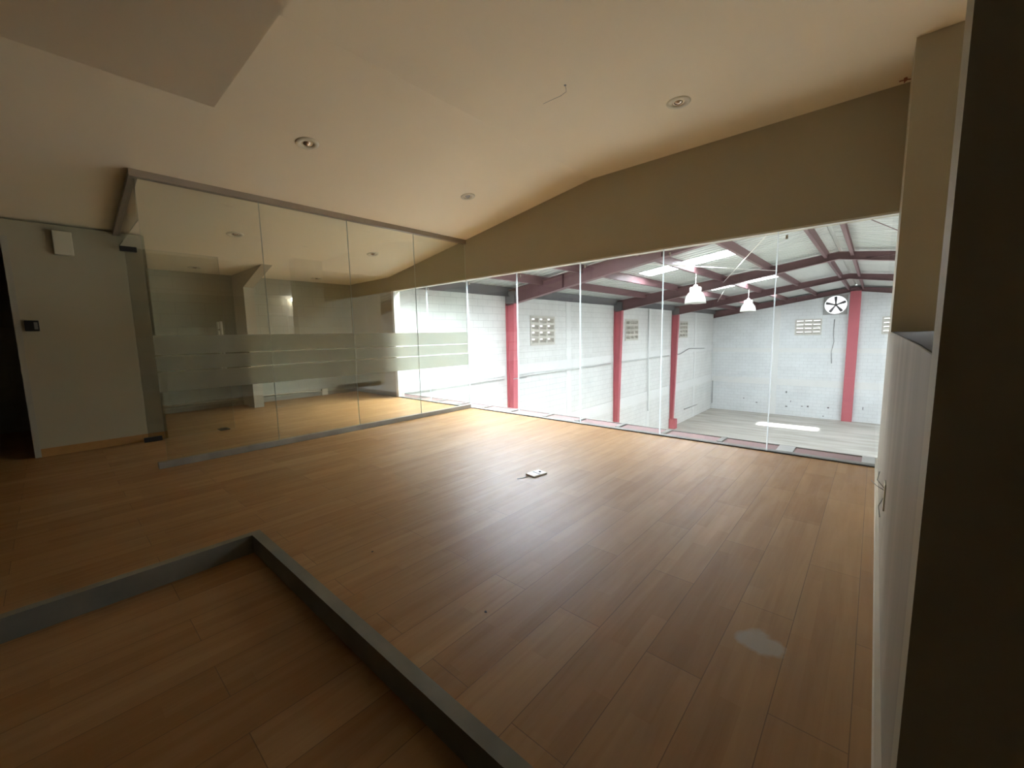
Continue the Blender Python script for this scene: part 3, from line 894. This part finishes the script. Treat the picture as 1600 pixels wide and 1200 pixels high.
def vent(axis, u0, z0, w, h, label):
    """ventilation block grille: 3 x 4 openings with sloped slats"""
    def P(u, d, z):
        return (XL - d, u, z) if axis == 0 else (u, YB + d, z)
    o = empty('vent_grille', P(u0 + w / 2, 0, z0), label, 'vent', 'block ventilation grilles')
    base = Vector(P(u0 + w / 2, 0, z0))
    m = MB(base)
    bt = 0.075
    def bx(ua, ub, za, zb, d0=-0.02, d1=0.16):
        m.box(P(ua, d0, za), P(ub, d1, zb))
    for k in range(4):
        u = u0 + (w - bt) * k / 3
        bx(u, u + bt, z0, z0 + h)
    for k in range(5):
        z = z0 + (h - bt) * k / 4
        bx(u0, u0 + w, z, z + bt, -0.019, 0.15)
    m.build('grille_frame', M_vent, o)
    for i in range(3):
        for k in range(4):
            ua = u0 + (w - bt) * i / 3 + bt + 0.003
            ub = u0 + (w - bt) * (i + 1) / 3 - 0.003
            z = z0 + (h - bt) * k / 4 + bt
            s = MB(base)
            p = [P(ua, 0.0, z + 0.004), P(ub, 0.0, z + 0.004), P(ub, 0.13, z + 0.085), P(ua, 0.13, z + 0.085)]
            q = [Vector(c) + Vector((0, 0, 0.016)) for c in p]
            s.face(p); s.face(q[::-1])
            for a in range(4): s.face([p[a], q[a], q[(a + 1) % 4], p[(a + 1) % 4]])
            s.build('slat', M_vent, o)
vent(0, 6.15, 0.80, 1.38, 0.98, 'ventilation grille in the left block wall, nearest the window')
vent(0, 13.0, 0.80, 1.38, 0.98, 'ventilation grille in the left block wall, between the second and third columns')
vent(0, 19.9, 0.80, 1.38, 0.98, 'ventilation grille in the left block wall, farthest along beside the third column')
vent(1, 1.05, 0.79, 1.34, 0.98, 'ventilation grille in the far end wall below the fan')
vent(1, 5.08, 0.79, 1.34, 0.98, 'ventilation grille in the far end wall right of the red column')

# extractor fan in the end wall
fc = Vector((2.98, YB - 0.02, 2.55))
fo = empty('extractor_fan', (2.98, YB, 1.98), 'large round extractor fan with five blades in the far end wall', 'fan')
fbz = (2.98, YB, 1.98)
m = MB(fbz)
N = 48
r = 0.525
cs = []
for k in range(N):
    a = 2 * math.pi * k / N
    s_ = 1 / max(abs(math.cos(a)), abs(math.sin(a)))
    cs.append(((math.cos(a) * r, math.sin(a) * r), (math.cos(a) * 0.575 * s_, math.sin(a) * 0.575 * s_)))
for k in range(N):
    (i0, o0), (i1, o1) = cs[k], cs[(k + 1) % N]
    for (ya, flip) in ((YB - 0.06, False), (YB - 0.02, True)):
        q = [(fc.x + p[0], ya, fc.z + p[1]) for p in (i0, o0, o1, i1)]
        m.face(q[::-1] if flip else q)
    m.face([(fc.x + i0[0], YB - 0.06, fc.z + i0[1]), (fc.x + i1[0], YB - 0.06, fc.z + i1[1]), (fc.x + i1[0], YB + 0.2, fc.z + i1[1]), (fc.x + i0[0], YB + 0.2, fc.z + i0[1])])
    m.face([(fc.x + o0[0], YB - 0.06, fc.z + o0[1]), (fc.x + o1[0], YB - 0.06, fc.z + o1[1]), (fc.x + o1[0], YB - 0.02, fc.z + o1[1]), (fc.x + o0[0], YB - 0.02, fc.z + o0[1])])
m.build('fan_housing', M_grey, fo)
MB(fbz).lathe([(0, -0.06), (0.075, -0.05), (0.085, 0.0), (0.085, 0.10), (0, 0.11)], (fc.x, YB + 0.02, fc.z), (0, 1, 0), 24).build('hub', M_dsteel, fo)
for k in range(5):
    a = math.pi / 2 + 2 * math.pi * k / 5 + 0.05
    d = Vector((math.cos(a), 0, math.sin(a))); tn = Vector((-math.sin(a), 0, math.cos(a)))
    m = MB(fbz)
    c0 = Vector((fc.x, YB + 0.06, fc.z))
    F, Bk = [], []
    for (rr, wdt) in ((0.07, 0.035), (0.25, 0.055), (0.40, 0.075), (0.49, 0.065)):
        for sgn in (-1, 1):
            p = c0 + d * rr + tn * (wdt * sgn) + Vector((0, 0.035 * sgn, 0))
            F.append(p); Bk.append(p + Vector((0, 0.006, 0)))
    for i in range(3):
        m.face([F[2 * i], F[2 * i + 1], F[2 * i + 3], F[2 * i + 2]])
        m.face([Bk[2 * i], Bk[2 * i + 2], Bk[2 * i + 3], Bk[2 * i + 1]])
        m.face([F[2 * i], F[2 * i + 2], Bk[2 * i + 2], Bk[2 * i]])
        m.face([F[2 * i + 1], Bk[2 * i + 1], Bk[2 * i + 3], F[2 * i + 3]])
    m.build('fan_blade', M_dsteel, fo)

# conduits on the walls
def pipe(name, pts, r, label, mat=None, cat='conduit'):
    m = MB(pts[0]); m.tube(pts, r, 8)
    tag(m.build(name, mat or M_grey), label, cat)
M_pipe = paint('pale_grey_pipe', (0.52, 0.53, 0.52), 0.5, 0.12, 8)
xw = XL + 0.05
pipe('conduit', [(xw, 0.2, -0.19), (xw, 4.6, -0.155), (xw + 0.0, 4.75, -0.15)], 0.022, 'grey conduit on the left block wall, ending at the nearest red column', M_pipe)
pipe('conduit', [(xw + 0.42, 4.75, -0.15), (xw + 0.42, 5.35, -0.15)], 0.015, 'short grey conduit strapped across the nearest red column', M_grey)
pipe('conduit', [(xw, 5.4, -0.15), (xw, 11.6, -0.15)], 0.022, 'grey conduit on the left block wall between the first and second red columns', M_pipe)
pipe('conduit', [(xw, 12.25, -0.15), (xw, 18.3, -0.13)], 0.022, 'grey conduit on the left block wall between the second and third red columns', M_pipe)
pipe('conduit', [(xw + 0.04, 19.1, -0.12), (xw + 0.04, 19.9, -0.13), (xw + 0.04, 21.4, 0.15), (xw + 0.04, 24.3, 0.05)], 0.022, 'kinked grey conduit past the third red column', M_grey)
pipe('conduit', [(xw + 0.05, 15.35, 2.3), (xw + 0.05, 15.38, -0.1), (xw + 0.05, 15.45, -2.8)], 0.022, 'vertical grey drop conduit on the left block wall', M_pipe)
pipe('hanging_cable', [(2.975, YB - 0.02, 1.70), (2.96, YB - 0.02, 0.9), (3.02, YB - 0.02, 0.4), (2.93, YB - 0.02, -0.2), (2.98, YB - 0.02, -0.9)], 0.016, 'thin cable hanging down the far end wall below the fan', M_grey, 'cable')
pipe('down_pipe', [(XL + 0.12, YB - 0.12, -2.3), (XL + 0.12, YB - 0.12, -3.9)], 0.03, 'short grey pipe in the far left corner of the warehouse', M_grey, 'pipe')
pipe('wall_bar', [(XL + 0.04, 21.0, -3.55), (XL + 0.04, 23.4, -3.6)], 0.03, 'grey horizontal bar low on the left wall near the far corner', M_grey, 'bar')
mk = [(0.80, -2.80, 0.07, 0.13), (0.05, -2.83, 0.03, 0.04), (-0.83, -3.62, 0.10, 0.06), (-1.60, -3.40, 0.05, 0.08), (1.06, -3.38, 0.035, 0.10), (0.84, -3.72, 0.11, 0.07),
      (1.66, -3.64, 0.10, 0.04), (1.96, -3.62, 0.09, 0.10), (2.97, -3.60, 0.09, 0.08), (2.75, -4.14, 0.06, 0.05), (4.56, -3.48, 0.04, 0.17)]
mlab = ['tall one beside the window seam', 'tiny one left of the window seam', 'wide one left of the window seam', 'leftmost', 'narrow one right of the window seam', 'dark splayed one under the narrow one',
        'thin flat one in the middle', 'square one in the middle', 'right one at the end of the row', 'lowest one near the floor', 'tall slit right of the red column']
for i, (x, z, w, h) in enumerate(mk):
    m = MB((x, YB, z)).box((x - w / 2, YB - 0.02, z - h / 2), (x + w / 2, YB - 0.001, z + h / 2))
    tag(m.build('wall_fixing', M_dsteel), 'small dark fixing on the far end wall, ' + mlab[i], 'wall fixing', 'small fixings on the far end wall')

# beam outside the window ledge
lb_ = empty('edge_beam', (1.5, 0.35, -0.3), 'mauve steel edge beam with white lips just outside the window', 'beam')
eb = (1.5, 0.35, -0.3)
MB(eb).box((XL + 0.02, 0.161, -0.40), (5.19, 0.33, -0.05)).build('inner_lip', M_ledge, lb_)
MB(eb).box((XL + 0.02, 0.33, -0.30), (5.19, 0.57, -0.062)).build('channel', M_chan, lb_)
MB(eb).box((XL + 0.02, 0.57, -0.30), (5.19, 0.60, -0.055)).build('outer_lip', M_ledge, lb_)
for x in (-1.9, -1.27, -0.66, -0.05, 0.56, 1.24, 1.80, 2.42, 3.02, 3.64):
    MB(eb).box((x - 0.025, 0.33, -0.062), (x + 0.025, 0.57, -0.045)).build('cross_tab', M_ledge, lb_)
for x in (4.24, 4.90):
    MB(eb).box((x - 0.07, 0.33, -0.062), (x + 0.07, 0.57, -0.05)).build('cross_tab', M_grey, lb_)
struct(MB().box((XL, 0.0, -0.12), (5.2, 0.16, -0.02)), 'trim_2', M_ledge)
